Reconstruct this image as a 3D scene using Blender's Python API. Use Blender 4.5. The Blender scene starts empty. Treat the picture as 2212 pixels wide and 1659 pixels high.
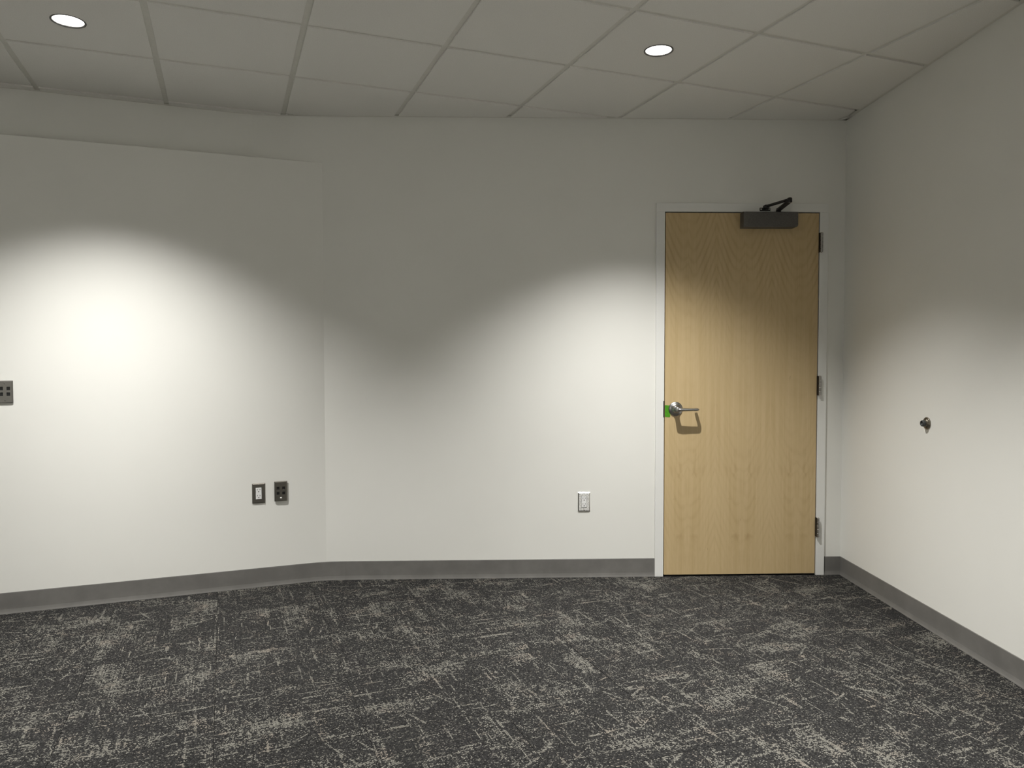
import bpy, bmesh, math, random
from mathutils import Matrix, Vector

random.seed(7)
SC = bpy.context.scene
COL = SC.collection
PI = math.pi

# ------------------------------------------------------------------ camera
HC = 2.698                      # ceiling height
DZ = -0.008
cam_d = bpy.data.cameras.new('camera')
cam = bpy.data.objects.new('camera', cam_d)
COL.objects.link(cam)
cam_d.sensor_fit = 'HORIZONTAL'
cam_d.sensor_width = 36.0
cam_d.lens = 1612.1 / 2212.0 * 36.0
cam_d.clip_start = 0.02
_f = Vector((0.02972, 0.99892, -0.03575)).normalized()
_r = Vector((0.99955, -0.02978, -0.00181))
_r = (_r - _f * _r.dot(_f)).normalized()
_u = _r.cross(_f)
cam.matrix_world = Matrix(((_r.x, _u.x, -_f.x, -2.1056),
                           (_r.y, _u.y, -_f.y, -4.3894),
                           (_r.z, _u.z, -_f.z, 1.3173 + DZ),
                           (0, 0, 0, 1)))
SC.camera = cam

# ------------------------------------------------------------------ world, exposure
w = bpy.data.worlds.new('world')
SC.world = w
w.use_nodes = True
w.node_tree.nodes['Background'].inputs[0].default_value = (0, 0, 0, 1)
w.node_tree.nodes['Background'].inputs[1].default_value = 0.0
vs = SC.view_settings
vs.view_transform = 'Standard'
vs.look = 'None'
vs.gamma = 1.0
vs.use_curve_mapping = False
vs.exposure = 0.0

SPOT_W = 394.0                   # each recessed downlight
SPOT_HALF = 51.5
SPOT_BLEND = 0.95
LIGHT_COL = (1.0, 0.985, 0.95)

# ------------------------------------------------------------------ helpers
def link(name, me, mat=None, parent=None, smooth=False):
    o = bpy.data.objects.new(name, me)
    COL.objects.link(o)
    if mat is not None and me is not None:
        if not me.materials:
            me.materials.append(mat)
    if smooth and me is not None:
        for p in me.polygons:
            p.use_smooth = True
    if parent is not None:
        o.parent = parent
    return o

def empty(name, loc=(0, 0, 0), rz=0.0, parent=None):
    o = bpy.data.objects.new(name, None)
    COL.objects.link(o)
    o.location = loc
    o.rotation_euler = (0, 0, rz)
    o.empty_display_size = 0.05
    if parent is not None:
        o.parent = parent
    return o

def tag(o, label=None, cat=None, group=None, kind=None):
    if label: o['label'] = label
    if cat: o['category'] = cat
    if group: o['group'] = group
    if kind: o['kind'] = kind
    return o

def mesh(name, verts, faces):
    me = bpy.data.meshes.new(name)
    me.from_pydata([tuple(v) for v in verts], [], faces)
    me.validate()
    bm = bmesh.new()
    bm.from_mesh(me)
    bmesh.ops.remove_doubles(bm, verts=bm.verts, dist=1e-6)
    bmesh.ops.recalc_face_normals(bm, faces=bm.faces)
    bm.to_mesh(me)
    bm.free()
    return me

def box_me(name, lo, hi, bevel=0.0, seg=2):
    bm = bmesh.new()
    bmesh.ops.create_cube(bm, size=1.0)
    for v in bm.verts:
        v.co = Vector([lo[i] + (hi[i] - lo[i]) * (v.co[i] + 0.5) for i in range(3)])
    if bevel > 0:
        bmesh.ops.bevel(bm, geom=list(bm.edges), offset=bevel, segments=seg, affect='EDGES', profile=0.6)
    me = bpy.data.meshes.new(name)
    bm.to_mesh(me)
    bm.free()
    return me

def boxes_me(name, lst):
    vs_, fs = [], []
    for lo, hi in lst:
        b = len(vs_)
        for z in (lo[2], hi[2]):
            for x, y in ((lo[0], lo[1]), (hi[0], lo[1]), (hi[0], hi[1]), (lo[0], hi[1])):
                vs_.append((x, y, z))
        fs += [[b, b + 3, b + 2, b + 1], [b + 4, b + 5, b + 6, b + 7], [b, b + 1, b + 5, b + 4],
               [b + 1, b + 2, b + 6, b + 5], [b + 2, b + 3, b + 7, b + 6], [b + 3, b, b + 4, b + 7]]
    me = bpy.data.meshes.new(name)
    me.from_pydata(vs_, [], fs)
    return me

def lathe_me(name, prof, n=32, axis='-y'):
    """prof: (radius, height) along the axis; axis -y points to the room, -z down."""
    vs_, fs = [], []
    for r, h in prof:
        for k in range(n):
            a = 2 * PI * k / n
            c, s = r * math.cos(a), r * math.sin(a)
            vs_.append((c, -h, s) if axis == '-y' else (c, s, h))
    for i in range(len(prof) - 1):
        for k in range(n):
            k2 = (k + 1) % n
            fs.append([i * n + k, i * n + k2, (i + 1) * n + k2, (i + 1) * n + k])
    return mesh(name, vs_, fs)

def tube_me(name, pts, rad, n=12, flat=1.0, up=Vector((0, 0, 1))):
    """tube along pts; rad a number or a list; flat scales the vertical half axis."""
    pts = [Vector(p) for p in pts]
    if not isinstance(rad, (list, tuple)):
        rad = [rad] * len(pts)
    vs_, fs = [], []
    for i, p in enumerate(pts):
        t = (pts[min(i + 1, len(pts) - 1)] - pts[max(i - 1, 0)]).normalized()
        u2 = up
        if abs(t.dot(u2)) > 0.95:
            u2 = Vector((0, 1, 0))
        s = t.cross(u2).normalized()
        q = s.cross(t).normalized()
        for k in range(n):
            a = 2 * PI * k / n
            vs_.append(p + s * (math.cos(a) * rad[i]) + q * (math.sin(a) * rad[i] * flat))
    m = len(pts)
    for i in range(m - 1):
        for k in range(n):
            k2 = (k + 1) % n
            fs.append([i * n + k, i * n + k2, (i + 1) * n + k2, (i + 1) * n + k])
    fs.append(list(range(n)))
    fs.append([(m - 1) * n + k for k in range(n)])
    return mesh(name, vs_, fs)

def prism_me(name, poly, z0, z1):
    n = len(poly)
    vs_ = [(p[0], p[1], z0) for p in poly] + [(p[0], p[1], z1) for p in poly]
    fs = [list(range(n)), [n + i for i in range(n)]]
    for i in range(n):
        j = (i + 1) % n
        fs.append([i, j, n + j, n + i])
    return mesh(name, vs_, fs)

def prism_xz(name, poly, y0, y1):
    n = len(poly)
    vs_ = [(p[0], y0, p[1]) for p in poly] + [(p[0], y1, p[1]) for p in poly]
    fs = [list(range(n)), [n + i for i in range(n)]]
    for i in range(n):
        j = (i + 1) % n
        fs.append([i, j, n + j, n + i])
    return mesh(name, vs_, fs)

def clip(poly, a, b, off=0.0):
    """keep the part of poly to the right of a->b (clockwise room), moved in by off."""
    a, b = Vector(a), Vector(b)
    d = (b - a).normalized()
    nrm = Vector((d.y, -d.x))
    out = []
    for i in range(len(poly)):
        p, q = Vector(poly[i]), Vector(poly[(i + 1) % len(poly)])
        dp, dq = (p - a).dot(nrm) - off, (q - a).dot(nrm) - off
        if dp >= 0:
            out.append(p)
        if (dp >= 0) != (dq >= 0):
            out.append(p + (q - p) * (dp / (dp - dq)))
    return out

def clip_room(poly, room, off):
    offs = off if isinstance(off, (list, tuple)) else [off] * len(room)
    for i in range(len(room)):
        poly = clip(poly, room[i], room[(i + 1) % len(room)], offs[i])
        if len(poly) < 3:
            return []
    res = []
    for p in poly:
        if not res or (p - res[-1]).length > 1e-4:
            res.append(p)
    if len(res) > 2 and (res[0] - res[-1]).length < 1e-4:
        res.pop()
    if len(res) < 3:
        return []
    ar = sum(res[i].x * res[(i + 1) % len(res)].y - res[(i + 1) % len(res)].x * res[i].y for i in range(len(res)))
    return res if abs(ar) > 2e-5 else []

def plate_me(name, w_, h, d, inset, holes, hole_depth):
    """bevelled cover plate: back on y=0, front at y=-d, holes (x0,x1,z0,z1) cut through the front."""
    vs_, fs = [], []
    def V(*p):
        vs_.append(p)
        return len(vs_) - 1
    fw, fh = w_ / 2 - inset, h / 2 - inset
    xs = sorted({-fw, fw} | {x for q in holes for x in q[:2]})
    zs = sorted({-fh, fh} | {z for q in holes for z in q[2:]})
    g = {(i, j): V(x, -d, z) for i, x in enumerate(xs) for j, z in enumerate(zs)}
    def inside(x, z):
        return any(q[0] < x < q[1] and q[2] < z < q[3] for q in holes)
    for i in range(len(xs) - 1):
        for j in range(len(zs) - 1):
            if not inside((xs[i] + xs[i + 1]) / 2, (zs[j] + zs[j + 1]) / 2):
                fs.append([g[i, j], g[i + 1, j], g[i + 1, j + 1], g[i, j + 1]])
    for q in holes:
        c = [(q[0], q[2]), (q[1], q[2]), (q[1], q[3]), (q[0], q[3])]
        a = [V(x, -d, z) for x, z in c]
        b = [V(x, -d + hole_depth, z) for x, z in c]
        for k in range(4):
            fs.append([a[k], a[(k + 1) % 4], b[(k + 1) % 4], b[k]])
    sx, sz = w_ / 2, h / 2
    fr = [(-fw, -fh), (fw, -fh), (fw, fh), (-fw, fh)]
    md = [(-sx, -sz), (sx, -sz), (sx, sz), (-sx, sz)]
    A = [V(x, -d, z) for x, z in fr]
    B = [V(x, -d * 0.35, z) for x, z in md]
    D = [V(x, 0, z) for x, z in md]
    for k in range(4):
        k2 = (k + 1) % 4
        fs.append([A[k], A[k2], B[k2], B[k]])
        fs.append([B[k], B[k2], D[k2], D[k]])
    fs.append(D)
    me = bpy.data.meshes.new(name)
    me.from_pydata(vs_, [], fs)
    me.validate()
    bm = bmesh.new(); bm.from_mesh(me)
    bmesh.ops.recalc_face_normals(bm, faces=bm.faces)
    bm.to_mesh(me); bm.free()
    return me

# ------------------------------------------------------------------ materials
class NT:
    """small helper for node trees"""
    def __init__(self, name):
        self.m = bpy.data.materials.new(name)
        self.m.use_nodes = True
        self.t = self.m.node_tree
        self.b = self.t.nodes['Principled BSDF']
    def n(self, typ, **kw):
        o = self.t.nodes.new(typ)
        for k, v in kw.items():
            setattr(o, k, v)
        return o
    def put(self, sock, v):
        if hasattr(v, 'is_output') or isinstance(v, bpy.types.NodeSocket):
            self.t.links.new(v, sock)
        else:
            sock.default_value = v
    def math(self, op, a, b=None, c=None, clamp=False):
        o = self.n('ShaderNodeMath', operation=op, use_clamp=clamp)
        for i, v in enumerate((a, b, c)):
            if v is not None:
                self.put(o.inputs[i], v)
        return o.outputs[0]
    def vmath(self, op, a, b=None):
        o = self.n('ShaderNodeVectorMath', operation=op)
        self.put(o.inputs[0], a)
        if b is not None:
            self.put(o.inputs[1], b)
        return o.outputs[0]
    def noise(self, vec, scale=5.0, detail=2.0, rough=0.5, dist=0.0):
        o = self.n('ShaderNodeTexNoise')
        self.put(o.inputs['Vector'], vec)
        o.inputs['Scale'].default_value = scale
        o.inputs['Detail'].default_value = detail
        o.inputs['Roughness'].default_value = rough
        o.inputs['Distortion'].default_value = dist
        return o.outputs['Fac']
    def ramp(self, v, a, b, lo=0.0, hi=1.0, smooth=True):
        o = self.n('ShaderNodeMapRange', interpolation_type='SMOOTHSTEP' if smooth else 'LINEAR')
        self.put(o.inputs[0], v)
        for i, x in zip((1, 2, 3, 4), (a, b, lo, hi)):
            o.inputs[i].default_value = x
        return o.outputs[0]
    def mix(self, f, a, b):
        o = self.n('ShaderNodeMix', data_type='RGBA')
        self.put(o.inputs[0], f)
        self.put(o.inputs[6], a)
        self.put(o.inputs[7], b)
        return o.outputs[2]
    def xyz(self, v):
        o = self.n('ShaderNodeSeparateXYZ')
        self.put(o.inputs[0], v)
        return o.outputs
    def comb(self, x, y, z):
        o = self.n('ShaderNodeCombineXYZ')
        for i, v in enumerate((x, y, z)):
            self.put(o.inputs[i], v)
        return o.outputs[0]
    def coord(self, which='Object'):
        return self.n('ShaderNodeTexCoord').outputs[which]
    def bump(self, h, strength, dist):
        o = self.n('ShaderNodeBump')
        o.inputs['Strength'].default_value = strength
        o.inputs['Distance'].default_value = dist
        self.put(o.inputs['Height'], h)
        self.t.links.new(o.outputs[0], self.b.inputs['Normal'])
    def base(self, col=None, rough=None, metal=None, spec=None):
        if col is not None: self.put(self.b.inputs['Base Color'], col)
        if rough is not None: self.put(self.b.inputs['Roughness'], rough)
        if metal is not None: self.b.inputs['Metallic'].default_value = metal
        if spec is not None: self.b.inputs['Specular IOR Level'].default_value = spec
        return self.m

def c4(r, g, b):
    return (r, g, b, 1.0)

def mat_paint(name, col, rough=0.6, bump=0.12, var=0.015):
    t = NT(name)
    co = t.coord()
    big = t.noise(co, 1.7, 3, 0.5)
    f = t.ramp(big, 0.3, 0.7, 0.0, 1.0)
    col2 = tuple(max(0, c - var) for c in col)
    t.base(t.mix(f, c4(*col), c4(*col2)), rough, spec=0.3)
    fine = t.noise(co, 420, 3, 0.6)
    t.bump(fine, bump, 0.0006)
    return t.m

def mat_simple(name, col, rough=0.4, metal=0.0, nscale=60.0, var=0.12, bump=0.0):
    t = NT(name)
    co = t.coord()
    n = t.noise(co, nscale, 3, 0.55)
    t.base(t.mix(t.ramp(n, 0.3, 0.7), c4(*[c * (1 - var) for c in col]), c4(*[min(1, c * (1 + var)) for c in col])),
           t.ramp(n, 0.2, 0.8, max(0.02, rough - 0.05), rough + 0.05), metal)
    if bump:
        t.bump(n, bump, 0.0005)
    return t.m

def mat_brushed(name, col, rough=0.3, direction='x'):
    t = NT(name)
    co = t.xyz(t.coord())
    v = t.comb(t.math('MULTIPLY', co[0], 30.0 if direction == 'x' else 900.0), t.math('MULTIPLY', co[1], 300.0),
               t.math('MULTIPLY', co[2], 900.0 if direction == 'x' else 30.0))
    n = t.noise(v, 1.0, 2, 0.5)
    t.base(t.mix(n, c4(*[c * 0.8 for c in col]), c4(*[min(1, c * 1.15) for c in col])),
           t.ramp(n, 0.2, 0.8, rough - 0.06, rough + 0.06), 1.0)
    t.bump(n, 0.05, 0.0003)
    return t.m

WALL = mat_paint('wall_paint', (0.81, 0.805, 0.765), 0.55)
FRAME_PAINT = mat_paint('frame_paint', (0.80, 0.80, 0.775), 0.32, bump=0.05)

def mat_tile():
    t = NT('mineral_fibre')
    co = t.coord()
    fine = t.noise(co, 260, 4, 0.7)
    pin = t.noise(co, 900, 1, 0.5)
    col = t.mix(t.ramp(fine, 0.35, 0.65), c4(0.80, 0.79, 0.755), c4(0.86, 0.85, 0.815))
    t.base(col, 0.9, spec=0.15)
    t.bump(t.math('ADD', fine, t.math('MULTIPLY', pin, 0.6)), 0.25, 0.0008)
    return t.m
TILE = mat_tile()
TEE = mat_simple('tee_metal', (0.72, 0.71, 0.66), 0.45, 0.0, 40, 0.03)

def mat_base():
    t = NT('rubber_base')
    co = t.coord()
    n = t.noise(co, 9, 4, 0.6)
    fine = t.noise(co, 300, 2, 0.5)
    col = t.mix(t.ramp(n, 0.3, 0.75), c4(0.150, 0.145, 0.136), c4(0.185, 0.179, 0.168))
    t.base(col, t.ramp(n, 0.3, 0.7, 0.42, 0.52), spec=0.45)
    t.bump(fine, 0.08, 0.0004)
    return t.m
BASE = mat_base()

def mat_wood():
    t = NT('maple_veneer')
    co = t.xyz(t.coord())
    x, z = co[0], co[2]
    # book-matched veneer leaves, each 0.165 m wide
    warp = t.noise(t.comb(t.math('MULTIPLY', x, 7.0), 0.0, t.math('MULTIPLY', z, 2.6)), 1.0, 3, 0.5)
    lf = t.math('PINGPONG', t.math('ADD', x, 0.193), 0.165)
    lx = t.math('ADD', t.math('SUBTRACT', lf, 0.028), t.math('MULTIPLY', t.math('SUBTRACT', warp, 0.5), 0.09))
    lz = t.math('ADD', z, t.math('MULTIPLY', t.math('SUBTRACT', warp, 0.5), 0.26))
    # cathedral arches, tight near the top, straight grain below
    hyp = t.math('SQRT', t.math('ADD', t.math('MULTIPLY', lx, lx), 0.0016))
    ph = t.math('SUBTRACT', t.math('MULTIPLY', hyp, 230.0), t.math('MULTIPLY', lz, 78.0))
    arch = t.math('ADD', t.math('MULTIPLY', t.math('SINE', ph), 0.5), 0.5)
    arch = t.math('POWER', arch, 2.5)
    # how strongly the arches show: strong at the top, faint in the middle, back in the low band
    top = t.ramp(lz, 1.25, 1.95)
    low = t.math('MULTIPLY', t.ramp(lz, 0.95, 0.55), t.ramp(lz, 0.1, 0.35))
    patch = t.noise(t.comb(t.math('MULTIPLY', lf, 14.0), 0.0, t.math('MULTIPLY', z, 3.0)), 1.0, 2, 0.5)
    amp = t.math('MULTIPLY', t.math('ADD', t.math('MULTIPLY', top, 0.34), t.math('ADD', t.math('MULTIPLY', low, 0.16), 0.06)),
                 t.ramp(patch, 0.35, 0.7, 0.25, 1.0))
    # straight fine grain
    g1 = t.noise(t.comb(t.math('MULTIPLY', lf, 260.0), 0.0, t.math('MULTIPLY', z, 5.0)), 1.0, 3, 0.6)
    g2 = t.noise(t.comb(t.math('MULTIPLY', lf, 45.0), 0.0, t.math('MULTIPLY', z, 1.2)), 1.0, 3, 0.6)
    # soft figure blotches
    bl = t.noise(t.comb(t.math('MULTIPLY', lf, 11.0), 1.0, t.math('MULTIPLY', z, 7.0)), 1.0, 3, 0.55, 0.6)
    blo = t.math('MULTIPLY', t.ramp(bl, 0.55, 0.75), t.math('ADD', t.math('MULTIPLY', low, 0.5), 0.08))
    # dark mineral flecks
    fl = t.noise(t.comb(t.math('MULTIPLY', x, 90.0), 3.0, t.math('MULTIPLY', z, 14.0)), 1.0, 1, 0.5)
    fleck = t.ramp(fl, 0.77, 0.82)
    pale, mid, dark = c4(0.590, 0.450, 0.252), c4(0.535, 0.400, 0.212), c4(0.34, 0.225, 0.10)
    col = t.mix(t.ramp(g2, 0.3, 0.7), pale, mid)
    col = t.mix(t.math('MULTIPLY', t.ramp(g1, 0.45, 0.75), 0.16), col, dark)
    col = t.mix(t.math('MULTIPLY', arch, amp), col, dark)
    col = t.mix(blo, col, dark)
    col = t.mix(t.math('MULTIPLY', fleck, 0.5), col, c4(0.16, 0.09, 0.04))
    t.base(col, t.ramp(g1, 0.3, 0.7, 0.34, 0.42), spec=0.4)
    t.bump(g1, 0.05, 0.0003)
    return t.m
WOOD = mat_wood()
WOOD_EDGE = mat_simple('dark_wood_edge', (0.10, 0.055, 0.025), 0.5)

STEEL = mat_brushed('satin_steel', (0.42, 0.42, 0.42), 0.31)
HINGE = mat_brushed('hinge_steel', (0.38, 0.37, 0.355), 0.40, 'z')
PLATE_REFL = mat_simple('plate_painted_reflection', (0.80, 0.795, 0.77), 0.28, 0.25, 120, 0.05)  # pale front of the shiny plate, its bright reflection put into the colour
SCREW = mat_simple('nickel_screw', (0.86, 0.85, 0.82), 0.42, 0.6, 200, 0.05)
CHROME = mat_brushed('polished_steel', (0.80, 0.79, 0.76), 0.12)
PLATE = mat_brushed('dull_steel_plate', (0.225, 0.212, 0.185), 0.38)
PLATE2 = mat_brushed('grey_steel_plate', (0.26, 0.25, 0.235), 0.38)
BRONZE = mat_simple('closer_paint', (0.115, 0.109, 0.102), 0.42, 0.35, 200, 0.15, 0.08)
ARM = mat_simple('arm_paint', (0.018, 0.016, 0.015), 0.35, 0.3)
BLACK = mat_simple('shade_black', (0.006, 0.006, 0.006), 0.6)
DARKSLOT = mat_simple('slot_dark', (0.012, 0.011, 0.010), 0.7)
WHITE_PL = mat_simple('white_plastic', (0.80, 0.80, 0.79), 0.28, 0.0, 30, 0.02)
TAPE = mat_simple('green_tape', (0.065, 0.285, 0.006), 0.45, 0.0, 90, 0.15, 0.1)
RUBBER = mat_simple('grey_rubber', (0.055, 0.060, 0.060), 0.55)
NICKEL = mat_brushed('dark_nickel', (0.27, 0.245, 0.20), 0.30)
CORE = mat_simple('slab_concrete', (0.030, 0.029, 0.028), 0.9)
TRIM_RING = mat_simple('lamp_trim_metal', (0.16, 0.155, 0.15), 0.3, 0.6)

def mat_lens():
    t = NT('lamp_lens')
    t.base(c4(0.9, 0.9, 0.9), 0.4)
    n = t.noise(t.coord(), 30, 1, 0.5)
    t.put(t.b.inputs['Emission Color'], t.mix(n, c4(1.0, 0.99, 0.95), c4(1.0, 0.98, 0.94)))
    t.b.inputs['Emission Strength'].default_value = 6.0
    return t.m
LENS = mat_lens()

def mat_carpet():
    t = NT('loop_carpet')
    co = t.xyz(t.coord())
    info = t.n('ShaderNodeObjectInfo')
    cs = t.n('ShaderNodeSeparateColor')
    t.put(cs.inputs[0], info.outputs['Color'])
    turn, sx, sy = cs.outputs[0], cs.outputs[1], cs.outputs[2]
    # quarter-turned tiles: rows run along x or along y
    inv = t.math('SUBTRACT', 1.0, turn)
    px = t.math('ADD', t.math('MULTIPLY', co[0], inv), t.math('MULTIPLY', co[1], turn))
    py = t.math('SUBTRACT', t.math('MULTIPLY', co[1], inv), t.math('MULTIPLY', co[0], turn))
    ox = t.math('ADD', px, t.math('MULTIPLY', sx, 40.0))
    oy = t.math('ADD', py, t.math('MULTIPLY', sy, 40.0))
    # loops: rows 4.6 mm apart, loops 4 mm long, each with its own yarn pick
    ROW, LOOP = 0.0050, 0.0042
    u = t.math('DIVIDE', ox, ROW)
    iu = t.math('FLOOR', u)
    v = t.math('ADD', t.math('DIVIDE', oy, LOOP), t.math('MULTIPLY', t.math('MODULO', iu, 2.0), 0.5))
    iv = t.math('FLOOR', v)
    wn = t.n('ShaderNodeTexWhiteNoise', noise_dimensions='2D')
    t.put(wn.inputs['Vector'], t.comb(iu, iv, 0.0))
    rnd = wn.outputs['Value']
    wn2 = t.n('ShaderNodeTexWhiteNoise', noise_dimensions='2D')
    t.put(wn2.inputs['Vector'], t.comb(t.math('ADD', iu, 37.0), t.math('ADD', iv, 11.0), 0.0))
    rnd2 = wn2.outputs['Value']
    wr1 = t.n('ShaderNodeTexWhiteNoise', noise_dimensions='1D')
    t.put(wr1.inputs['W'], t.math('ADD', iu, 0.37))
    rowr = wr1.outputs['Value']
    # pattern is sampled loop by loop
    qx = t.math('MULTIPLY', iu, ROW)
    qy = t.math('MULTIPLY', iv, LOOP)
    q = t.comb(qx, qy, 0.0)
    def aniso(ax, ay, rot=0.0, z=0.0, detail=2.0):
        c, s = math.cos(rot), math.sin(rot)
        rx = t.math('ADD', t.math('MULTIPLY', qx, c), t.math('MULTIPLY', qy, s))
        ry = t.math('SUBTRACT', t.math('MULTIPLY', qy, c), t.math('MULTIPLY', qx, s))
        return t.noise(t.comb(t.math('MULTIPLY', rx, ax), t.math('MULTIPLY', ry, ay), z), 1.0, detail, 0.5)
    worn = aniso(6.4, 3.0, 0.12, 21.0, 3.0)                      # large worn patches
    fine = t.noise(q, 40.0, 2, 0.6)
    comb = t.ramp(aniso(9.0, 120.0, 0.05, 1.0, 1.0), 0.44, 0.60)   # short dashes across the rows
    combv = t.ramp(aniso(120.0, 9.0, 0.0, 7.0, 1.0), 0.46, 0.62)   # short dashes along the rows
    patch = t.ramp(t.math('ADD', worn, t.math('MULTIPLY', t.math('SUBTRACT', fine, 0.5), 0.50)), 0.48, 0.70)
    patch = t.math('MULTIPLY', patch, t.math('ADD', 0.14, t.math('MULTIPLY', t.math('MAXIMUM', comb, t.math('MULTIPLY', combv, 0.75)), 0.74)))
    cross = t.ramp(aniso(3.2, 62.0, 0.04, 11.0, 1.0), 0.63, 0.69)   # long scratches across the rows
    along = t.ramp(aniso(62.0, 3.0, 0.03, 12.0, 1.0), 0.63, 0.69)   # long scratches along the rows
    d1 = t.ramp(aniso(48.0, 1.9, 0.62, 3.0, 1.0), 0.685, 0.73)
    d2 = t.ramp(aniso(1.9, 48.0, 0.45, 4.0, 1.0), 0.685, 0.73)
    d3 = t.ramp(aniso(48.0, 1.9, -0.30, 5.0, 1.0), 0.685, 0.73)
    broken = t.ramp(t.noise(q, 17.0, 1, 0.5), 0.36, 0.52)
    scr = t.math('MULTIPLY', t.math('MAXIMUM', t.math('MULTIPLY', cross, 0.85), t.math('MULTIPLY', along, 0.75)), broken)
    dia = t.math('MULTIPLY', t.math('MAXIMUM', d1, t.math('MAXIMUM', d2, d3)), broken)
    haze = t.math('ADD', t.ramp(t.noise(q, 11.0, 3, 0.6), 0.45, 0.75, 0.0, 0.26), t.math('MULTIPLY', t.math('SUBTRACT', sx, 0.5), 0.12))
    L = t.math('MAXIMUM', t.math('MAXIMUM', patch, haze), t.math('MAXIMUM', scr, t.math('MULTIPLY', dia, 0.9)))
    L = t.math('MULTIPLY', t.math('ADD', t.math('MULTIPLY', L, 0.84), 0.06), t.math('ADD', t.math('MULTIPLY', rowr, 0.8), 0.6))
    # a loop blends between charcoal and beige yarn
    pick = t.ramp(t.math('SUBTRACT', L, t.math('MULTIPLY', rnd, 0.85)), -0.10, 0.16)
    darkc = t.mix(rnd2, c4(0.012, 0.0117, 0.0115), c4(0.040, 0.039, 0.038))
    warm = t.ramp(t.noise(q, 9.0, 2, 0.5), 0.5, 0.7)
    lightc = t.mix(rnd2, c4(0.110, 0.106, 0.093), c4(0.220, 0.211, 0.184))
    lightc = t.mix(t.math('MULTIPLY', warm, 0.35), lightc, c4(0.25, 0.20, 0.16))
    yarn = t.mix(pick, darkc, lightc)
    # dark backing between the loop rows, with their occlusion shade painted in
    gapu = t.ramp(t.math('ABSOLUTE', t.math('SUBTRACT', t.math('FRACT', u), 0.5)), 0.30, 0.48)
    gapv = t.ramp(t.math('ABSOLUTE', t.math('SUBTRACT', t.math('FRACT', v), 0.5)), 0.36, 0.50)
    gap = t.math('MAXIMUM', t.math('MULTIPLY', gapu, 0.85), t.math('MULTIPLY', gapv, 0.45))
    t.base(t.mix(gap, yarn, c4(0.007, 0.007, 0.0075)), 0.95, spec=0.1)
    hu = t.math('ABSOLUTE', t.math('SINE', t.math('MULTIPLY', u, PI)))
    hv = t.math('ABSOLUTE', t.math('SINE', t.math('MULTIPLY', v, PI)))
    h = t.math('MULTIPLY', t.math('ADD', t.math('MULTIPLY', hu, 0.65), t.math('MULTIPLY', hv, 0.35)),
               t.math('ADD', t.math('MULTIPLY', rnd, 0.6), 0.6))
    t.bump(h, 0.8, 0.003)
    return t.m
CARPET = mat_carpet()

# ------------------------------------------------------------------ room plan
A = math.radians(19.35)                       # skew of the angled wall, ceiling grid and carpet grid
U = Vector((math.cos(A), math.sin(A)))
Vd = Vector((math.sin(A), -math.cos(A)))      # grid direction into the room
CORNER_L = (-3.0716, 0.0)                     # angled wall meets back wall (furred lower part)
CORNER_U = (-3.413, 0.0)                      # the same corner above the furring
X_END, Y_END = -7.0, -6.1
y_lo = CORNER_L[1] + (X_END - CORNER_L[0]) * math.tan(A)
y_up = CORNER_U[1] + (X_END - CORNER_U[0]) * math.tan(A)
ROOM_UP = [CORNER_U, (0.0, 0.0), (0.0, Y_END), (X_END, Y_END), (X_END, y_up)]
ROOM_LO = [CORNER_L, (0.0, 0.0), (0.0, Y_END), (X_END, Y_END), (X_END, y_lo)]
LEDGE = 2.4445 + DZ
ZT = HC + 0.30                                # walls run past the ceiling
DX0, DX1, DZ1 = -1.1262, -0.1050, 2.2195 + DZ  # outside of the door frame
FW = 0.0505                                    # frame face width

# ------------------------------------------------------------------ structure
# floor slab with carpet tiles
fl = link('floor', prism_me('floor', [(-7.2, 0.12), (0.12, 0.12), (0.12, -6.2), (-7.2, -6.2)], -0.12, -0.0065), CORE)
tag(fl, 'dark grey patterned carpet tile floor of the empty room', 'floor', kind='structure')
TS = 0.5
G0 = Vector((-2.9945, 0.120))                 # a tile corner, in skewed coordinates (along U, along -Vd)
def g2w(gx, gy):
    return U * gx - Vd * gy
turns = {(0, -1): 0, (0, 0): 0, (-1, 0): 0, (-1, -1): 1, (-2, 0): 0, (-2, -1): 0, (0, -2): 1, (-1, -2): 1, (-2, -2): 1, (1, -1): 1, (1, 0): 0}
rc = random.Random(21)
FLOOR_INV = Matrix.Identity(4)
for i in range(-10, 9):
    for j in range(-14, 6):
        gx, gy = G0.x + i * TS, G0.y + j * TS
        e = 0.0007
        poly = [g2w(gx + e, gy + e), g2w(gx + e, gy + TS - e), g2w(gx + TS - e, gy + TS - e), g2w(gx + TS - e, gy + e)]
        tr = turns.get((i, j), rc.randint(0, 1))
        s1, s2 = rc.random(), rc.random()
        dz = rc.uniform(0.0, 0.0004)
        poly = clip_room(poly, ROOM_LO, 0.0005)
        if not poly:
            continue
        cen = g2w(gx + TS / 2, gy + TS / 2)
        rot = Matrix.Rotation(-A, 2)
        loc = [rot @ (p - cen) for p in poly]
        o = link('carpet_tile', prism_me('carpet_tile', loc, -0.0065, -0.0006 + dz), CARPET, fl)
        o.location = (cen.x, cen.y, 0)
        o.rotation_euler = (0, 0, A)
        o.color = (float(tr), s1, s2, 1.0)

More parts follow.
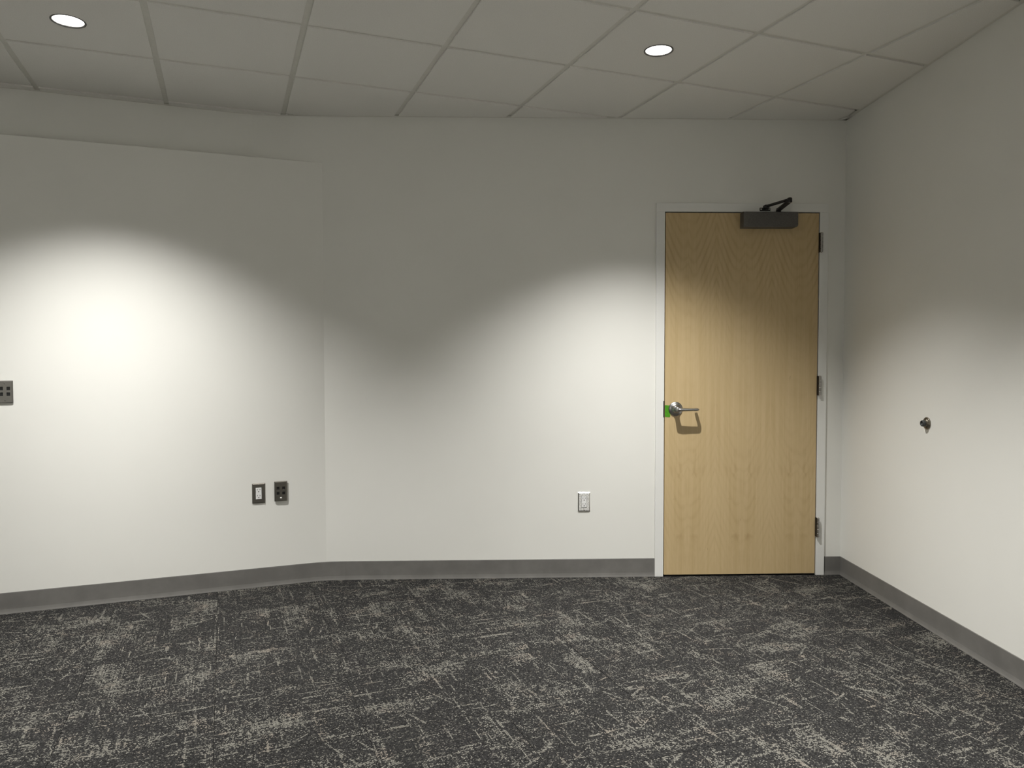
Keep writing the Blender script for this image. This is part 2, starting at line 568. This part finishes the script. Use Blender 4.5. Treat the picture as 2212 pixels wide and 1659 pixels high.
# back wall with a door opening
ox0, ox1, oz1 = DX0 + 0.012, DX1 - 0.012, DZ1 - 0.012
wb = link('wall_back', boxes_me('wall_back', [((-3.75, 0, -0.1), (ox0, 0.14, ZT)), ((ox1, 0, -0.1), (0.14, 0.14, ZT)),
                                               ((ox0, 0, oz1), (ox1, 0.14, ZT))]), WALL)
tag(wb, 'off-white painted wall with the wooden door in it', 'wall', kind='structure')
wr = link('wall_right', boxes_me('wall_right', [((0, Y_END - 0.1, -0.1), (0.14, 0.0, ZT))]), WALL)
tag(wr, 'off-white painted wall with the round door stop, square to the door', 'wall', kind='structure')
LL = 4.6
wl = link('wall_left', boxes_me('wall_left', [((-LL, 0, -0.1), (0.25, 0.14, ZT))]), WALL)
wl.location = (CORNER_U[0], CORNER_U[1], 0)
wl.rotation_euler = (0, 0, A)
tag(wl, 'angled off-white wall with a thicker lower part and wall plates', 'wall', kind='structure')
# furred lower part: stands proud of the upper wall, top edge visible as a line
fd = (CORNER_U[0] - CORNER_L[0]) * -math.sin(A)          # thickness
def to_l(p):
    return Matrix.Rotation(-A, 2) @ (Vector(p) - Vector(CORNER_U))
pA = to_l((CORNER_L[0] + 0.0, 0.0))
fp = prism_me('furred_panel', [to_l(CORNER_U), to_l(CORNER_L), (-LL, pA.y), (-LL, 0.0)], -0.1, LEDGE)
bm = bmesh.new(); bm.from_mesh(fp)
ed = [e for e in bm.edges if all(v.co.z > LEDGE - 1e-4 and abs(v.co.y - pA.y) < 1e-4 for v in e.verts)]
bmesh.ops.bevel(bm, geom=ed, offset=0.004, segments=2, affect='EDGES', profile=0.5)
bm.to_mesh(fp); bm.free()
link('furred_panel', fp, WALL, wl)
# the corner above the furring is softly rounded
cu = Vector(CORNER_U)
FT = 0.16
arcp = []
for k in range(13):
    f = k / 12
    arcp.append((cu - U * FT) * (1 - f) ** 2 + cu * 2 * f * (1 - f) + (cu + Vector((FT, 0))) * f ** 2)
ff = prism_me('corner_fillet', [to_l(q) for q in arcp] + [to_l((cu.x + FT, 0.01)), to_l((cu.x, 0.01)), to_l((cu.x - FT * math.cos(A) - 0.003, -FT * math.sin(A) + 0.01))], LEDGE - 0.02, ZT)
link('corner_fillet', ff, WALL, wl)
for nm, lo, hi, lb in (('wall_rear', (-7.3, Y_END - 0.14, -0.1), (0.14, Y_END, ZT), 'off-white painted wall facing the door wall'),
                       ('wall_end', (X_END - 0.14, Y_END, -0.1), (X_END, 0.2, ZT), 'off-white painted wall at the far end of the angled wall')):
    o = link(nm, boxes_me(nm, [(lo, hi)]), WALL)
    tag(o, lb, 'wall', kind='structure')

# suspended ceiling
GS = 0.6096
GO = Vector((-4.6314, 0.1292))
def c2w(a, b):
    return GO + U * (a * GS) + Vd * (b * GS)
ce = empty('ceiling', (0, 0, HC))
tag(ce, 'suspended ceiling of square off-white mineral fibre tiles in a metal grid', 'ceiling', kind='structure')
HS = 0.0132                   # half the visible slot between tiles
DROP = 0.007                  # tile faces hang below the tee flanges
LAMPS = {(0, 2): 'front_left', (4, 3): 'front_right', (0, 6): 'rear', (4, 6): 'rear', (-4, 5): 'rear', (2, 9): 'rear', (-2, 9): 'rear', (-5, 8): 'rear'}
HOLE = 0.0600
def tile_hole_me(half):
    n = 48
    vs_, fs = [], []
    ring = []
    for z in (0.0, 0.016):
        for k in range(n):
            a = 2 * PI * k / n
            vs_.append((HOLE * math.cos(a), HOLE * math.sin(a), z))
        for k in range(n):
            a = 2 * PI * k / n + 1e-9
            c, s = math.cos(a), math.sin(a)
            m = half / max(abs(c), abs(s))
            vs_.append((m * c, m * s, z))
    for k in range(n):
        k2 = (k + 1) % n
        fs.append([k, k2, n + k2, n + k])
        fs.append([2 * n + k, 2 * n + k2, 3 * n + k2, 3 * n + k])
        fs.append([k, k2, 2 * n + k2, 2 * n + k])
        fs.append([n + k, n + k2, 3 * n + k2, 3 * n + k])
    return mesh('ceiling_tile', vs_, fs)
half = GS / 2 - HS
full_me = box_me('ceiling_tile', (-half, -half, 0), (half, half, 0.016), 0.0012, 1)
hole_me = tile_hole_me(half)
rt = random.Random(5)
IN = 0.021
for a in range(-12, 13):
    for b in range(-3, 14):
        h = HS / GS
        poly = [c2w(a + h, b + h), c2w(a + 1 - h, b + h), c2w(a + 1 - h, b + 1 - h), c2w(a + h, b + 1 - h)]
        offs = [IN] * 5
        if (a, b) == (6, 2):
            offs[1] = IN + 0.020        # this tile is cut short of the wall, leaving a dark gap
        cl_ = clip_room(poly, ROOM_UP, offs)
        if not cl_:
            continue
        cen = c2w(a + 0.5, b + 0.5)
        whole = len(cl_) == 4 and all((p - Vector(q)).length < 1e-3 for p, q in zip(cl_, poly))
        if (a, b) in LAMPS:
            o = link('ceiling_tile', hole_me, TILE, ce)
        elif whole:
            o = link('ceiling_tile', full_me, TILE, ce)
        else:
            rot = Matrix.Rotation(-A, 2)
            o = link('ceiling_tile', prism_me('ceiling_tile', [rot @ (p - cen) for p in cl_], 0, 0.016), TILE, ce)
        o.location = (cen.x, cen.y, rt.uniform(-0.0006, 0.0006))
        o.rotation_euler = (0, 0, A)
TW = 0.0165
def tee(name, a0, a1, b0, b1, z=DROP):
    poly = clip_room([c2w(a0, b0), c2w(a1, b0), c2w(a1, b1), c2w(a0, b1)], ROOM_UP, 0.002)
    if poly:
        me = prism_me(name, poly, z, z + 0.0012)
        link(name, me, TEE, ce)
for a in range(-12, 14):
    tee('main_tee', a - TW / GS, a + TW / GS, -4, 15)
for a in range(-12, 13):
    for b in range(-3, 14):
        tee('cross_tee', a + TW / GS, a + 1 - TW / GS, b - TW / GS, b + TW / GS, DROP + 0.0004)
for i in range(5):
    p, q = Vector(ROOM_UP[i]), Vector(ROOM_UP[(i + 1) % 5])
    d = (q - p).normalized()
    nr = Vector((d.y, -d.x))
    poly = [p, q, q + nr * 0.026, p + nr * 0.026]
    poly = clip_room(poly, ROOM_UP, 0.0003)
    link('wall_angle', prism_me('wall_angle', poly, 0.0030, 0.0042), TEE, ce)

# ------------------------------------------------------------------ downlights
def downlight(a, b, label, group=None, half=SPOT_HALF):
    c = c2w(a + 0.5, b + 0.5)
    t = empty('recessed_downlight', (c.x, c.y, HC))
    tag(t, label, 'light', group)
    R = 0.0665
    link('trim_ring', lathe_me('trim_ring', [(R, 0.0), (R, -0.0018), (R - 0.0015, -0.0028), (0.0600, -0.0020), (0.0575, 0.0010), (0.0590, 0.004), (R - 0.009, 0.004)], 56, 'z'),
         TRIM_RING, t, True)
    link('reflector', lathe_me('reflector', [(0.0578, 0.0012), (0.0570, 0.0050), (0.0565, 0.012), (0.0595, 0.012), (0.0595, 0.004)], 56, 'z'), CHROME, t, True)
    link('lens', lathe_me('lens', [(0.0566, 0.006), (0.045, 0.0045), (0.025, 0.0037), (0.0005, 0.0035), (0.0005, 0.009), (0.0566, 0.010), (0.0566, 0.006)], 56, 'z'), LENS, t, True)
    # wide spill and a tighter axial beam, as the lens throws them
    for nm, pw, hf, bl in (('lamp', 1.0, half, SPOT_BLEND), ('beam', 0.30, 31.0, 1.0)):
        ld = bpy.data.lights.new(nm, 'SPOT')
        ld.energy = SPOT_W * pw
        ld.color = LIGHT_COL
        ld.spot_size = math.radians(2 * hf)
        ld.spot_blend = bl
        ld.shadow_soft_size = 0.035
        lo = bpy.data.objects.new(nm, ld)
        COL.objects.link(lo)
        lo.parent = t
        lo.location = (0, 0, -0.004)
    return t
downlight(0, 2, 'lit round recessed ceiling downlight beside the angled wall', half=54.0)
downlight(4, 3, 'lit round recessed ceiling downlight in front of the wooden door')
for ab in ((0, 6), (4, 6), (-4, 5), (2, 9), (-2, 9), (-5, 8)):  # unseen lamps: some off-frame light inferred, more added to raise the ambient
    downlight(ab[0], ab[1], 'unseen round recessed ceiling downlight added toward the rear of the room', 'added rear downlights')

# ------------------------------------------------------------------ baseboards (rubber cove base)
BH = 0.1175 + DZ
PROF = [(0.0, 0.0), (0.0085, 0.0), (0.0083, 0.0020), (0.0062, 0.0085), (0.0048, 0.016), (0.0036, 0.024),
        (0.0032, 0.04), (0.0032, BH - 0.0025), (0.0020, BH), (0.0, BH)]
def base_me(name, path, norms):
    """path: points on the wall line, norms: room-side normals."""
    n = len(PROF)
    vs_, fs = [], []
    for p, m in zip(path, norms):
        for d, z in PROF:
            vs_.append((p[0] + m[0] * d, p[1] + m[1] * d, z))
    for i in range(len(path) - 1):
        for k in range(n):
            k2 = (k + 1) % n
            fs.append([i * n + k, i * n + k2, (i + 1) * n + k2, (i + 1) * n + k])
    fs.append(list(range(n)))
    fs.append([(len(path) - 1) * n + k for k in range(n)])
    me = mesh(name, vs_, fs)
    return me
nl, nb, nr_ = Vector((math.sin(A), -math.cos(A))), Vector((0, -1)), Vector((-1, 0))
cl = Vector(CORNER_L)
TR = 0.11                                      # the base rounds the inner corner
path, norms = [cl - U * 3.95], [nl]
for k in range(9):
    f = k / 8
    p = (cl - U * TR) * (1 - f) ** 2 + cl * 2 * f * (1 - f) + (cl + Vector((TR, 0))) * f ** 2
    m = (nl * (1 - f) + nb * f).normalized()
    path.append(p); norms.append(m)
o = link('baseboard_left', base_me('baseboard_left', path, norms), BASE)
tag(o, 'grey rubber cove base along the angled wall', 'baseboard', kind='structure')
bb = empty('baseboard_back', (-1.6, 0, 0))
tag(bb, 'grey rubber cove base on the wall either side of the door', 'baseboard', kind='structure')
for x0, x1 in ((CORNER_L[0] + TR, DX0), (DX1, -0.0005)):
    o = link('base_strip', base_me('base_strip', [(x0 + 1.6, 0), (x1 + 1.6, 0)], [nb, nb]), BASE, bb)
o = link('baseboard_right', base_me('baseboard_right', [(0, -0.0085), (0, Y_END)], [nr_, nr_]), BASE)
tag(o, 'grey rubber cove base along the wall with the door stop', 'baseboard', kind='structure')

# ------------------------------------------------------------------ door frame
YF = -0.012
fr = empty('trim_1', (DX0, 0, 0))
tag(fr, 'white painted metal door frame around the wooden door', 'door frame', kind='structure')
ZF = DZ1
jw = FW
def L(x, y, z):
    return (x - DX0, y, z)
def jamb(x0, x1, inner):
    lst = [(L(x0, YF, 0.0005), L(x1, 0.0125, ZF - jw if True else ZF))]
    me = boxes_me('jamb', lst)
    return me
link('jamb', box_me('jamb', L(DX0, YF, 0.0005), L(DX0 + jw, 0.11, ZF - jw), 0.0015, 2), FRAME_PAINT, fr)
link('jamb', box_me('jamb', L(DX1 - jw, YF, 0.0005), L(DX1, 0.11, ZF - jw), 0.0015, 2), FRAME_PAINT, fr)
link('head', box_me('head', L(DX0, YF, ZF - jw), L(DX1, 0.11, ZF), 0.0015, 2), FRAME_PAINT, fr)
link('stop_strip', boxes_me('stop_strip', [(L(DX0 + jw, 0.042, 0.012), L(DX0 + jw + 0.014, 0.10, ZF - jw)),
                                            (L(DX1 - jw - 0.014, 0.042, 0.012), L(DX1 - jw, 0.10, ZF - jw)),
                                            (L(DX0 + jw, 0.042, ZF - jw - 0.014), L(DX1 - jw, 0.10, ZF - jw))]), BLACK, fr)
st = link('strike_plate', box_me('strike_plate', L(DX0 + jw - 0.0045, YF - 0.0012, 0.960 + DZ), L(DX0 + jw + 0.0015, 0.02, 1.058 + DZ), 0.001, 1), BLACK, fr)
st['label'] = 'dark metal strike plate lip'

# ------------------------------------------------------------------ door
lx0, lx1 = DX0 + jw + 0.0052, DX1 - jw - 0.0052
lz0, lz1 = 0.0185 + DZ, ZF - jw - 0.0055
YD = -0.009
dr = empty('door_1', (lx0, 0, 0))
tag(dr, 'pale maple veneer door with a lever handle and a dark closer', 'door', kind='structure')
def D(x, y, z):
    return (x - lx0, y, z)
link('door_leaf', box_me('door_leaf', D(lx0, YD, lz0), D(lx1, YD + 0.044, lz1), 0.0012, 1), WOOD, dr)
sw = link('threshold_shadow_strip', box_me('undercut_shade', D(lx0 + 0.004, YD + 0.012, 0.002), D(lx1 - 0.004, YD + 0.030, lz0), 0.0, 1), BLACK, dr)  # black strip put in for the shade of the gap under the leaf
sw.name = 'undercut_shade'

# hinges
for zc in (1.990 + DZ, 1.1455 + DZ, 0.300 + DZ):
    hx = (lx1 + DX1 - jw) / 2 + 0.0078
    hg = empty('hinge', D(hx, YF - 0.0145, zc), 0, dr)
    hh = 0.1145
    kn = hh / 5
    kme = lathe_me('knuckle', [(0.0005, -kn / 2 + 0.0008), (0.0064, -kn / 2 + 0.0008), (0.0074, -kn / 2 + 0.0020), (0.0074, kn / 2 - 0.0020), (0.0064, kn / 2 - 0.0008), (0.0005, kn / 2 - 0.0008)], 20, 'z')
    for k in range(5):
        o = link('knuckle', kme, HINGE, hg, False)
        o.location = (0, 0, (k - 2) * kn)
    link('pin', lathe_me('pin', [(0.0005, -hh / 2 - 0.003), (0.0035, -hh / 2 - 0.003), (0.0060, -hh / 2 - 0.0005), (0.0060, hh / 2 + 0.0005), (0.0035, hh / 2 + 0.003), (0.0005, hh / 2 + 0.003)], 16, 'z'), CHROME, hg, False)
    link('leaf', box_me('leaf', (-0.0098, 0.002, -hh / 2), (-0.0058, 0.040, hh / 2)), ARM, hg)

# lever handle
hd = empty('door_handle', D(-1.0068, YD, 1.0098 + DZ), 0, dr)
link('rose', lathe_me('rose', [(0.0425, 0.0), (0.0425, 0.0025), (0.0405, 0.0055), (0.033, 0.0085), (0.0225, 0.0125), (0.0215, 0.017), (0.0190, 0.020), (0.0185, 0.024), (0.0155, 0.026), (0.0005, 0.026)], 48), STEEL, hd, True)
def arc(c, r, a0, a1, n, plane='xy'):
    return [(c[0] + r * math.cos(a0 + (a1 - a0) * k / n), c[1] + r * math.sin(a0 + (a1 - a0) * k / n), 0.0) for k in range(n + 1)]
pts = [(0.0, -0.018, 0.0), (0.0, -0.050, 0.0)]
pts += arc((0.013, -0.0545), 0.013, PI, 1.5 * PI, 6)[1:]
pts += [(0.045, -0.0675, 0), (0.085, -0.0675, 0)]
pts += arc((0.103, -0.0545), 0.013, 1.5 * PI, 2 * PI, 6)
pts += [(0.116, -0.040, 0), (0.116, -0.016, 0)]
rd = [0.0145, 0.0135] + [0.0125] * 6 + [0.0108, 0.0100] + [0.0098] * 7 + [0.0095, 0.0088]
link('lever', tube_me('lever', pts, rd, 16, 0.80), STEEL, hd, True)
link('hub', lathe_me('hub', [(0.0145, 0.050), (0.0150, 0.060), (0.0148, 0.069), (0.0125, 0.0715), (0.0005, 0.0718)], 32), STEEL, hd, True)
cyl = link('lock_cylinder', lathe_me('lock_cylinder', [(0.0080, 0.0705), (0.0080, 0.0728), (0.0070, 0.0735), (0.0005, 0.0735)], 24), CHROME, hd, True)
link('keyhole', box_me('keyhole', (-0.0012, -0.0741, -0.0045), (0.0012, -0.0733, 0.0045)), BLACK, hd)

# green tape stuck over the latch
tp_v, tp_f = [], []
tx0, tx1, tz0, tz1 = lx0 + 0.0002, -1.040, 0.9635 + DZ, 1.0335 + DZ
nx, nz = 8, 8
for sgn in (0, 1):
    for j in range(nz + 1):
        for i in range(nx + 1):
            fx, fz_ = i / nx, j / nz
            rip = 0.0003 * math.sin(fx * 9 + fz_ * 4)
            edge = 0.0016 * math.sin(fz_ * 11) * (fx == 1)
            tp_v.append((tx0 + (tx1 - tx0) * fx + edge, YD - 0.0001 - (0.0009 + rip) * sgn, tz0 + (tz1 - tz0) * fz_ - 0.003 * fx))
W_ = nx + 1
S_ = W_ * (nz + 1)
for j in range(nz):
    for i in range(nx):
        q = [j * W_ + i, j * W_ + i + 1, (j + 1) * W_ + i + 1, (j + 1) * W_ + i]
        tp_f.append(q)
        tp_f.append([S_ + k for k in q])
for i in range(nx):
    tp_f.append([i, i + 1, S_ + i + 1, S_ + i])
    b = nz * W_
    tp_f.append([b + i, b + i + 1, S_ + b + i + 1, S_ + b + i])
for j in range(nz):
    tp_f.append([j * W_, (j + 1) * W_, S_ + (j + 1) * W_, S_ + j * W_])
    tp_f.append([j * W_ + nx, (j + 1) * W_ + nx, S_ + (j + 1) * W_ + nx, S_ + j * W_ + nx])
tp = link('adhesive_tape', mesh('adhesive_tape', tp_v, tp_f), TAPE)
tag(tp, 'bright green piece of tape stuck on the door edge beside the lever handle', 'tape')

# door closer
cx0, cx1, cz0, cz1 = -0.6312, -0.3090, 2.0705 + DZ, 2.1600 + DZ
cb = empty('door_closer', D(cx0, YD, cz0), 0, dr)
cw, ch, cd = cx1 - cx0, cz1 - cz0, 0.062
pr = [(0, 0), (cw - 0.016, 0), (cw - 0.005, 0.0045), (cw, 0.015), (cw, ch), (0, ch)]
cme = prism_xz('cover', pr, -cd, 0.0)
bm = bmesh.new(); bm.from_mesh(cme)
ed = [e for e in bm.edges if all(v.co.y < -cd + 1e-4 for v in e.verts)]
bmesh.ops.bevel(bm, geom=ed, offset=0.0035, segments=2, affect='EDGES', profile=0.5)
bm.to_mesh(cme); bm.free()
link('cover', cme, BRONZE, cb)
def K(x, y, z):
    return (x - cx0, y - YD, z - cz0)
P0 = (-0.415, -0.040, 2.176 + DZ)
EL = (-0.4345, -0.250, 2.189 + DZ)
SH = (-0.487, -0.046, 2.196 + DZ)
link('pinion', lathe_me('pinion', [(0.014, 0.0), (0.014, 0.012), (0.011, 0.026), (0.0005, 0.026)], 20, 'z'), ARM, cb).location = K(P0[0], P0[1], cz1)
def bar(name, p, q, wid, th, mat, z0=0.0):
    p, q = Vector(p), Vector(q)
    d = (q - p).normalized()
    s = Vector((0, 0, 1)).cross(d).normalized() * (wid / 2)
    up = Vector((0, 0, th / 2))
    vs_ = []
    for base in (p, q):
        for sg, sh in ((-1, -1), (1, -1), (1, 1), (-1, 1)):
            vs_.append(base + s * sg + up * sh)
    fs = [[0, 1, 2, 3], [4, 5, 6, 7], [0, 1, 5, 4], [1, 2, 6, 5], [2, 3, 7, 6], [3, 0, 4, 7]]
    me = mesh(name, vs_, fs)
    bm = bmesh.new(); bm.from_mesh(me)
    bmesh.ops.bevel(bm, geom=list(bm.edges), offset=min(th, wid) * 0.22, segments=2, affect='EDGES', profile=0.5)
    bm.to_mesh(me); bm.free()
    return link(name, me, mat, cb)
bar('main_arm', K(*P0), K(EL[0], EL[1], EL[2] - 0.006), 0.028, 0.013, ARM)
bar('forearm', K(EL[0], EL[1], EL[2] + 0.004), K(*SH), 0.020, 0.012, ARM)
link('elbow_joint', lathe_me('elbow_joint', [(0.0005, -0.013), (0.012, -0.013), (0.0135, -0.010), (0.0135, 0.010), (0.010, 0.013), (0.0005, 0.013)], 20, 'z'), ARM, cb, True).location = K(*EL)
link('elbow_screw', lathe_me('elbow_screw', [(0.0075, -0.0135), (0.0070, -0.0150), (0.0005, -0.0150)], 16, 'z'), HINGE, cb, True).location = K(*EL)
link('frame_shoe', box_me('frame_shoe', K(-0.518, YF - 0.009, 2.174 + DZ), K(-0.455, YF, 2.193 + DZ), 0.004, 2), ARM, cb)
link('shoe_knuckle', box_me('shoe_knuckle', K(-0.500, YF - 0.045, 2.184 + DZ), K(-0.474, YF - 0.004, 2.204 + DZ), 0.005, 2), ARM, cb)
for x in (-0.5105, -0.4625):
    link('screw', lathe_me('screw', [(0.0048, 0.0), (0.0045, 0.002), (0.0015, 0.003), (0.0005, 0.003)], 14), CHROME, cb).location = K(x, YF - 0.0088, 2.1835 + DZ)

# ------------------------------------------------------------------ wall plates
def on_left(s):
    p = Vector(CORNER_L) + U * s
    return p
def screw_part(parent, x, z, y, r=0.0035, mat=None):
    o = link('screw', lathe_me('screw', [(r, 0.0), (r * 0.92, 0.0009), (0.0004, 0.0013)], 16), mat or PLATE2, parent, True)
    o.location = (x, y, z)
    s = link('screw_slot', box_me('screw_slot', (-r * 0.85, -0.0016, -0.0005), (r * 0.85, -0.0010, 0.0005)), DARKSLOT, parent)
    s.location = (x, y, z)
    s.rotation_euler = (0, 0.5, 0)
def receptacle(t, d, proud):
    rw, rh = 0.0325, 0.0655
    holes = []
    for zc in (0.0165, -0.0175):
        holes += [(-0.0085, -0.0058, zc + 0.0015, zc + 0.0090), (0.0055, 0.0080, zc + 0.0022, zc + 0.0085), (-0.0028, 0.0028, zc - 0.0090, zc - 0.0040)]
    me = plate_me('receptacle', rw, rh, 0.006 + proud, 0.0008, holes, 0.0035)
    r = link('receptacle', me, WHITE_PL, t)
    r.location = (0, -d + 0.006, 0)
    for h in holes:
        link('slot', box_me('slot', (h[0], -0.006 - proud + 0.0012, h[2]), (h[1], -0.006 - proud + 0.0034, h[3])), DARKSLOT, r)
def wall_outlet(loc, rz, pm, label, sm, d=0.0065, face=None):
    t = empty('wall_outlet', loc, rz)
    tag(t, label, 'outlet')
    W2, H2 = 0.0345, 0.0685
    link('cover_plate', plate_me('cover_plate', 0.0705, 0.1145, d, 0.0055, [(-W2 / 2, W2 / 2, -H2 / 2, H2 / 2)], d - 0.001), pm, t)
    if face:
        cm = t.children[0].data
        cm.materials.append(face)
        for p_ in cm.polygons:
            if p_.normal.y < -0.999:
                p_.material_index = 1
    receptacle(t, d, 0.0022)
    for z in (0.0485, -0.0485):
        screw_part(t, 0, z, -d, 0.0032, sm)
    return t
p = on_left(-0.3725)
wall_outlet((p.x, p.y, 0.5465 + DZ), A, PLATE, 'white twin-socket outlet in a dark steel plate beside the data plate', PLATE2)
wall_outlet((-1.5486, 0, 0.4602 + DZ), 0, CHROME, 'white twin-socket outlet in a bright shiny plate between the angled wall and the door', CHROME, face=PLATE_REFL)

def data_plate(loc, rz, stand, pm, label, knob, wid=0.0705, tabs=True):
    t = empty('data_plate', loc, rz)
    tag(t, label, 'wall plate')
    d = 0.0065
    holes = []
    for zc in (0.0175, -0.0115):
        for xc in (-0.0155, 0.0155):
            holes.append((xc - 0.0080, xc + 0.0080, zc - 0.0085, zc + 0.0085))
    cp = link('cover_plate', plate_me('cover_plate', wid, 0.1145, d, 0.0045, holes, d - 0.001), pm, t)
    cp.location = (0, -stand, 0)
    if stand > 0:
        link('mounting_bracket', box_me('mounting_bracket', (-0.024, -stand, -0.048), (0.024, 0.0, 0.048)), BLACK, t)
    for k, h in enumerate(holes):
        po = link('port', box_me('port', (h[0] - 0.0006, -stand - d + 0.0030, h[2] - 0.0006), (h[1] + 0.0006, -stand - 0.0004, h[3] + 0.0006)), BLACK, t)
        if tabs and k < 2:
            xm = (h[0] + h[1]) / 2
            link('latch_tab', box_me('latch_tab', (xm - 0.0022, -stand - d + 0.0008, h[2] + 0.0005), (xm + 0.0022, -stand - d + 0.0030, h[2] + 0.0030), 0.0004, 1), CHROME, po)
    screw_part(t, 0, 0.0430, -stand - d, 0.0030, PLATE2)
    if knob:
        ks = link('screw_head', lathe_me('screw_head', [(0.0062, 0.0), (0.0062, 0.002), (0.0048, 0.0042), (0.0005, 0.005)], 24), SCREW, t, True)
        ks.location = (0.0, -stand - d, -0.0395)
        link('screw_slot', box_me('screw_slot', (-0.0045, -0.0056, -0.0006), (0.0045, -0.0040, 0.0006)), DARKSLOT, ks)
    else:
        screw_part(t, 0.001, -0.0440, -stand - d, 0.0032, PLATE2)
    return t
p = on_left(-0.2520)
data_plate((p.x, p.y, 0.5520 + DZ), A, 0.006, PLATE, 'dark steel four-port data plate with a bright screw beside the outlet', True)
p = on_left(-1.5855)
data_plate((p.x, p.y, 1.1465 + DZ), A, 0.003, PLATE2, 'grey steel four-port data plate mounted high alone on the angled wall', False, tabs=False)

# ------------------------------------------------------------------ door stop
ds = empty('door_stop', (0, -0.8648, 0.9958 + DZ), -PI / 2)
tag(ds, 'round metal wall door stop with a grey rubber bumper', 'door stop')
link('base', lathe_me('base', [(0.0295, 0.0), (0.0295, 0.0045), (0.0275, 0.0060), (0.0265, 0.0060), (0.0225, 0.0110), (0.0185, 0.0135), (0.0165, 0.0150), (0.0005, 0.0150)], 40), NICKEL, ds, True)
link('bumper', lathe_me('bumper', [(0.0150, 0.0130), (0.0155, 0.0165), (0.0150, 0.0255), (0.0135, 0.0280), (0.0105, 0.0282), (0.0095, 0.0255), (0.0085, 0.0225), (0.0005, 0.0215)], 36), RUBBER, ds, True)
